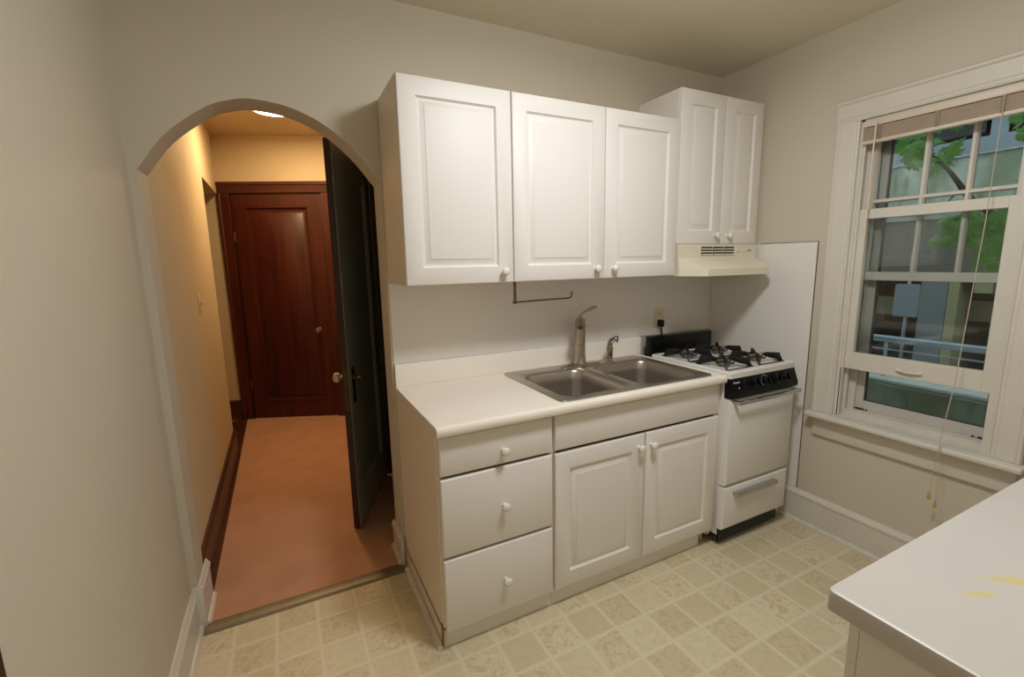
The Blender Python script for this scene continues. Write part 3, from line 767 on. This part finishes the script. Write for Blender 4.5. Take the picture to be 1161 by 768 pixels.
o = obj('worktop', bm, M['counter2'], None, 40); o.parent = fcnt; o.matrix_parent_inverse = Matrix.Translation(fcnt.location).inverted()

# ------------------------------------------------------------------ window
wn = thing('window_1', 'double-hung window with a raised lower sash and a bunched blind', 'window', (XR, (WY0+WY1)/2, WZ0), kind='structure')
def casing_prof(w):   # (across, out) from outer edge
    return [(0, 0), (0, .018), (.004, .024), (.014, .024), (.02, .017), (w-.024, .015), (w-.018, .011), (w-.010, .011), (w-.006, .016), (w, .014), (w, 0)]
bm = B()
prism(bm, [(XR-o, -.700-a) for a, o in casing_prof(.098)], 'z', .665, 2.098)
part_at(wn, 'side_casing', bm, M['trim'], smooth=25)
bm = B(); prism(bm, [(XR-o, -1.487+a) for a, o in casing_prof(.098)], 'z', .665, 2.098)
part_at(wn, 'side_casing', bm, M['trim'], smooth=25)
bm = B(); prism(bm, [(XR-o, 2.200-a) for a, o in casing_prof(.102)], 'y', -1.492, -.695)
part_at(wn, 'head_casing', bm, M['trim'], smooth=25)
bm = B(); box(bm, 1.998, XR-.0005, -1.505, -.690, .640, .664, .007, 3); box(bm, XR-.001, XR+.10, WY0+.001, WY1-.001, .640, .664)
part_at(wn, 'stool', bm, M['trim'])
part_at(wn, 'apron', box(B(), XR-.02, XR-.0005, -1.48, -.712, .535, .639, .003), M['trim'])
bm = B()
box(bm, XR, XR+.2, WY1-.012, WY1, .645, 2.1); box(bm, XR, XR+.2, WY0, WY0+.012, .645, 2.1); box(bm, XR, XR+.2, WY0, WY1, 2.088, 2.1)
box(bm, XR+.055, XR+.2, WY0+.012, WY1-.012, .640, .69)      # outer sill
# parting stops
for y in (WY1-.012, WY0+.012):
    s = -1 if y > -1.1 else 1
    box(bm, XR+.004, XR+.012, y, y+s*.010, .664, 2.088); box(bm, XR+.052, XR+.058, y, y+s*.012, .664, 2.088); box(bm, XR+.095, XR+.11, y, y+s*.03, .68, 2.088)
part_at(wn, 'jamb', bm, M['trim'], smooth=0)
def sash(x0, x1, y0, y1, z0, z1, st_, tr, br, name, glassm, munts=()):
    bm = B()
    box(bm, x0, x1, y0, y0+st_, z0, z1, .002, 1); box(bm, x0, x1, y1-st_, y1, z0, z1, .002, 1)
    box(bm, x0+.0002, x1-.0002, y0+st_-.001, y1-st_+.001, z0, z0+br, .002, 1); box(bm, x0+.0002, x1-.0002, y0+st_-.001, y1-st_+.001, z1-tr, z1, .002, 1)
    for ax, c_, w in munts:
        if ax == 'y': prism(bm, [(x0+.002, c_-w*.25), (x0+.002, c_+w*.25), (x0+.012, c_+w*.5), (x1-.004, c_+w*.5), (x1-.004, c_-w*.5), (x0+.012, c_-w*.5)], 'z', z0+br-.002, z1-tr+.002)
        else: prism(bm, [(x0+.003, c_-w*.25), (x0+.003, c_+w*.25), (x0+.0125, c_+w*.47), (x1-.005, c_+w*.47), (x1-.005, c_-w*.47), (x0+.0125, c_-w*.47)], 'y', y0+st_-.002, y1-st_+.002)
    s = part_at(wn, name, bm, M['trim'], smooth=20)
    g = part_at(wn, 'glass', box(B(), (x0+x1)/2+.004, (x0+x1)/2+.007, y0+st_-.005, y1-st_+.005, z0+br-.005, z1-tr+.005), glassm, smooth=0)
    g.parent = s
    return s
lo = sash(XR+.014, XR+.050, -1.3715, -.8125, .914, 1.690, .040, .045, .085, 'lower_sash', M['glass'])
bm = B(); tube(bm, bez((XR+.014, -1.045, .949), (XR-.006, -1.055, .944), (XR-.006, -1.125, .944), (XR+.014, -1.135, .949), 10), [.009, .008, .006, .005, .005, .005, .005, .005, .006, .008, .009], 8)
hh = part_at(wn, 'sash_pull', bm, M['trim']); hh.parent = lo
up_ = sash(XR+.060, XR+.094, -1.3715, -.8125, 1.355, 2.086, .038, .04, .040, 'upper_sash', M['glass'], (('y', -1.033, .020), ('y', -1.187, .020), ('z', 1.727, .020)))
bm = B()
box(bm, XR+.112, XR+.140, -.875, -.812, .69, 2.088, .002, 1); box(bm, XR+.112, XR+.140, -1.372, -1.332, .69, 2.088, .002, 1); box(bm, XR+.112, XR+.140, -1.332, -.875, .69, .740, .002, 1)
sf = part_at(wn, 'storm_window', bm, M['storm'])
bm = B(); box(bm, XR+.116, XR+.136, -.879, -.8752, .74, 2.088); box(bm, XR+.116, XR+.136, -1.3318, -1.328, .74, 2.088); box(bm, XR+.116, XR+.136, -1.332, -.875, .7402, .744)
g = part_at(wn, 'gasket', bm, M['stormdark']); g.parent = sf
g = part_at(wn, 'glass', box(B(), XR+.124, XR+.127, -1.331, -.876, .741, 2.088), M['hazy'], smooth=0); g.parent = sf
bm = B()
for y0, y1 in ((-.885, -.845), (-.899, -.893), (-1.352, -1.318), (-1.306, -1.298)): box(bm, XR+.105, XR+.1118, y0, y1, .692, .698)
g = part_at(wn, 'weep_slot', bm, M['dark']); g.parent = sf
bm = B(); box(bm, XR+.0005, XR+.010, WY1-.0145, WY1-.0118, .665, .915); part_at(wn, 'sash_cord_slot', bm, M['dark'])

# blind
bl = thing('window_blind', 'mini blind pulled up and bunched at the top of the window', 'blind', (XR+.004, -1.09, 2.086))
bx0, bx1 = XR-.018, XR+.006
part_at(bl, 'headrail', box(B(), bx0, bx1, WY0+.014, WY1-.014, 2.058, 2.086, .002), M['rail'])
bm = B()
zz = 2.056
for k in range(12):
    off = random.uniform(-.0015, .0015)
    z = 2.053 - k*.0046
    prism(bm, [(bx0+off, z-.0028), (bx0+off, z-.0002), (bx0+.002+off, z+.0006), (bx1+off, z+.0004), (bx1+off, z-.0024), (bx0+.002+off, z-.0032)], 'y', WY0+.017, WY1-.017)
part_at(bl, 'slats', bm, M['slat'], smooth=10)
for y in (-.885, -1.09, -1.285):
    part_at(bl, 'ladder_tape', box(B(), bx0-.003, bx0-.0015, y-.007, y+.007, 1.996, 2.058), M['tape'])
part_at(bl, 'bottom_rail', box(B(), bx0-.001, bx1, WY0+.016, WY1-.016, 1.982, 1.999, .005), M['rail'])
bm = tube(B(), [(bx0-.01, -.872, 2.062), (bx0-.014, -.872, 1.9), (bx0-.016, -.874, 1.545)], [.0035, .0042, .0042], 8); tube(bm, [(bx0, -.872, 2.07), (bx0-.01, -.872, 2.062)], .003)
part_at(bl, 'tilt_wand', bm, M['rail'])
bm = B(); tube(bm, [(bx0-.006, -1.287, 2.06), (bx0-.012, -1.287, 1.6), (bx0-.03, -1.272, .95), (bx0-.062, -1.262, .69)], .0016, 6)
tube(bm, [(bx0-.062, -1.262, .69), (bx0-.066, -1.262, .655), (bx0-.066, -1.252, .46)], .0012, 6); tube(bm, [(bx0-.062, -1.262, .69), (bx0-.066, -1.268, .655), (bx0-.064, -1.275, .43)], .0012, 6)
cd = part_at(bl, 'pull_cord', bm, M['cord'])
for y, z in ((-1.252, .462), (-1.275, .432)):
    s = part_at(bl, 'tassel', lathe(B(), [(.002, 0), (.004, -.006), (.0065, -.028), (.005, -.034), (.001, -.035)], (bx0-.065, y, z), 'z', 12), M['tassel']); s.parent = cd

# ------------------------------------------------------------------ outside
GZ = -.9
bm = B(); box(bm, XR+.2, 20, -14, 14, GZ-.1, GZ)
struct('ground', bm, M['asphalt'], 'grey paved ground outside the window', 'ground', 0)
bm = B(); box(bm, 3.6, 3.95, -5, 3, GZ, .50)
lw = obj('mossy_wall', bm, M['ledge'], None, 0); tag(lw, 'low green mossy concrete wall outside, seen under the raised sash', 'wall')
obj('cap', box(B(), 3.66, 3.97, -5.0, 3.0, .50, .53, .008), M['ledgetop'], lw)
lane = tag(obj('raised_lane', box(B(), 3.951, 11.75, -9, 9, GZ, -.55), M['asphalt'], None, 0), 'raised paved lane between the mossy wall and the garage building', 'road')
rl = thing('pipe_railing', 'galvanised pipe railing standing on the mossy wall outside', 'railing', (3.78, -1, .53))
part_at(rl, 'top_pipe', tube(B(), [(3.78, -5, .826), (3.78, 3, .826)], .027, 14), M['galv'])
for z in (.745, .665): part_at(rl, 'wire', tube(B(), [(3.78, -5, z), (3.78, 3, z)], .006, 8), M['galv'])
for y in (-4.2, -2.95, -1.65, -.25, 1.0, 2.2): part_at(rl, 'post', tube(B(), [(3.78, y, .53), (3.78, y, .82)], .012, 10), M['galv'])
# sign seen from behind
sg = thing('street_sign', 'grey back of a rounded street sign on a perforated post', 'sign', (7.4, 1.14, -.55))
part_at(sg, 'post', box(B(), 7.40, 7.43, 1.125, 1.165, -.55, 1.5, .003), M['galv'])
bm = prism(B(), rrect(1.0, 1.29, .612, 1.072, .035, 5), 'x', 7.37, 7.376)
part_at(sg, 'plate', bm, M['signback'])
bm = B()
for k in range(24): lathe(bm, [(.006, 0), (.006, .001)], (7.398, 1.145, .25+k*.035), '-x', 8)
tag(part_at(sg, 'holes', bm, M['dark']), kind='stuff')
# garage building
gb = thing('garage_building', 'concrete building across the lane with dark open bays', 'building', (9, 0, -.55))
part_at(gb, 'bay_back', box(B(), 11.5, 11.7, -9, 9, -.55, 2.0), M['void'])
part_at(gb, 'soffit', box(B(), 9.15, 11.6, -9, 9, 1.98, 2.1), M['soffit'])
part_at(gb, 'fascia', box(B(), 8.99, 9.2, -9, 9, 1.05, 2.02), M['soffit'])
part_at(gb, 'ledge_beam', box(B(), 9.3, 9.5, -9, 9, .42, .74), M['beam'])
part_at(gb, 'concrete_wall', box(B(), 8.9, 9.1, -9, 9, 2.02, 2.90, .01), M['conc'])
part_at(gb, 'coping', box(B(), 8.86, 9.12, -9, 9, 2.90, 2.93, .01), M['ledgetop'])
part_at(gb, 'upper_wall', box(B(), 9.4, 9.6, -9, 9, 2.9, 3.24), M['band'])
part_at(gb, 'upper_wall', box(B(), 9.4, 9.6, -9, 9, 4.5, 6.0), M['band'])
for k, (y0, y1) in enumerate(((-.62, .5), (.62, 1.0), (1.2, 2.5), (-2.2, -.8), (2.7, 4.0))):
    f = part_at(gb, 'window', box(B(), 9.42, 9.5, y0, y1, 3.24, 4.5), M['winframe'])
    q = part_at(gb, 'pane', box(B(), 9.40, 9.43, y0+.05, y1-.05, 3.30, 4.44), M['winpane']); q.parent = f
part_at(gb, 'pier', box(B(), 9.42, 9.6, -9, 9, 3.24, 4.5), M['band'])
part_at(gb, 'grey_column', box(B(), 8.98, 9.4, 1.29, 1.63, -.55, 1.06), M['colgrey'])
part_at(gb, 'cream_column', box(B(), 8.98, 9.4, 1.15, 1.28, -.55, 1.06), M['colcream'])
part_at(gb, 'cream_column', box(B(), 8.985, 9.4, .78, .98, .88, 1.06), M['colcream'])

# maple branch
LOBE = [(0, -.05), (.10, -.18), (.34, -.16), (.30, -.02), (.52, .12), (.40, .20), (.46, .44), (.26, .34), (.17, .42), (.22, .62), (.10, .60), (0, .92)]
LEAF = LOBE + [(-x, y) for x, y in LOBE[-2:0:-1]]
def leaf(bm, c, s, nrm_, spin):
    q = Vector((0, 0, 1)).rotation_difference(nrm_).to_matrix() @ Matrix.Rotation(spin, 3, 'Z')
    vs = [bm.verts.new(Vector(c) + q @ Vector((x*s, y*s, -abs(x)*s*.35 - .12*s*y*y))) for x, y in LEAF]
    cv = bm.verts.new(Vector(c) + q @ Vector((0, .2*s, .0)))
    n = len(vs)
    for i in range(n): bm.faces.new((cv, vs[i], vs[(i+1) % n]))
tr = thing('maple_tree', 'maple tree with green lobed leaves just outside the window', 'tree', (3.2, -2.3, GZ))
bm = B(); tube(bm, [(3.2, -2.3, GZ), (3.18, -2.2, .4), (3.15, -2.05, 1.4), (3.2, -2.0, 2.6), (3.25, -2.0, 3.4)], [.09, .075, .06, .045, .02], 10)
part_at(tr, 'trunk', bm, M['bark'])
bm = B(); tube(bm, bez((3.15, -2.03, 1.45), (3.05, -1.5, 1.6), (3.0, -1.0, 1.55), (3.0, -.88, 1.80), 8) + bez((3.0, -.88, 1.80), (3.0, -.84, 1.86), (3.0, -.80, 1.94), (3.0, -.745, 1.99), 6)[1:], [.02]*6+[.015]*4+[.013, .012, .011, .01, .009], 8)
tube(bm, bez((3.0, -.86, 1.84), (3.0, -.84, 1.80), (3.02, -.80, 1.80), (3.02, -.78, 1.72), 5), .004, 6)
tube(bm, bez((3.0, -.745, 1.99), (3.0, -.70, 2.04), (3.0, -.66, 2.10), (3.0, -.60, 2.10), 5), [.008]*3+[.005]*3, 6)
tube(bm, bez((3.2, -2.0, 2.4), (3.1, -1.6, 2.5), (3.0, -1.2, 2.4), (3.0, -1.05, 2.1), 8), [.012]*5+[.006]*4, 6)
part_at(tr, 'branch', bm, M['bark'])
bm = B()
def cluster(y, z, sy, sz, n, s=.088):
    for _ in range(n):
        c = (3.0+random.uniform(-.1, .12), y+random.gauss(0, sy), z+random.gauss(0, sz))
        nv = Vector((-1, random.uniform(-.5, .5), random.uniform(.1, 1.0))).normalized()
        leaf(bm, c, s*random.uniform(.7, 1.25), nv, random.uniform(-.6, .6)+random.choice((2.6, 3.1, 3.6)))
cluster(-.59, 2.08, .04, .05, 12); cluster(-.70, 2.05, .045, .05, 10); cluster(-.70, 2.20, .08, .03, 8)
cluster(-1.08, 2.08, .04, .07, 10); cluster(-1.25, 2.2, .1, .1, 12)
cluster(-.82, 1.60, .06, .035, 10); cluster(-.97, 1.58, .08, .05, 18); cluster(-1.0, 1.45, .06, .04, 8); cluster(-.95, 1.66, .08, .03, 10)
part_at(tr, 'foliage', bm, M['leaf'], smooth=0)

# ------------------------------------------------------------------ lights
def area(name, loc, rot, size, e, col, shape='DISK'):
    l_ = bpy.data.lights.new(name, 'AREA'); l_.shape = shape; l_.size = size; l_.energy = e; l_.color = col
    o_ = bpy.data.objects.new(name, l_); COL.objects.link(o_); o_.location = loc; o_.rotation_euler = rot; return o_
def point(name, loc, r, e, col):
    l_ = bpy.data.lights.new(name, 'POINT'); l_.shadow_soft_size = r; l_.energy = e; l_.color = col
    o_ = bpy.data.objects.new(name, l_); COL.objects.link(o_); o_.location = loc; return o_
area('kitchen_lamp', (.60, -1.30, 2.47), (0, 0, 0), .30, 16, (.97, 1, 1.04))
point('kitchen_lamp_glow', (.60, -1.30, 2.40), .12, 12.8, (.97, 1, 1.03))
area('hall_lamp', (-.365, 1.90, 2.596), (0, 0, 0), .26, 17, (1, .70, .37))

w = bpy.data.worlds.new('sky'); S.world = w; w.use_nodes = True
nt = w.node_tree; bg = nt.nodes['Background']
bg.inputs['Color'].default_value = (.84, .92, 1.0, 1); bg.inputs['Strength'].default_value = 1.5

# ------------------------------------------------------------------ camera
def Rcam(y, p, r):
    f = Vector((math.sin(y)*math.cos(p), math.cos(y)*math.cos(p), math.sin(p)))
    rt = Vector((math.cos(y), -math.sin(y), 0)); up = rt.cross(f)
    c, s = math.cos(r), math.sin(r)
    return c*rt+s*up, -s*rt+c*up, f
cam = bpy.data.cameras.new('camera'); co = bpy.data.objects.new('camera', cam); COL.objects.link(co)
rx, ry, rf = Rcam(.4647, -.1654, -.0189)
m4 = Matrix(((rx.x, ry.x, -rf.x, -.434), (rx.y, ry.y, -rf.y, -2.0893), (rx.z, ry.z, -rf.z, 1.4741), (0, 0, 0, 1)))
co.matrix_world = m4
cam.sensor_width = 36; cam.lens = 518.65/1161*36; cam.clip_start = .02
S.camera = co
S.view_settings.view_transform = 'Standard'; S.view_settings.look = 'None'; S.view_settings.gamma = 1; S.view_settings.use_curve_mapping = False
S.view_settings.exposure = 0
S.cycles.max_bounces = 10; S.cycles.diffuse_bounces = 6; S.cycles.transparent_max_bounces = 12
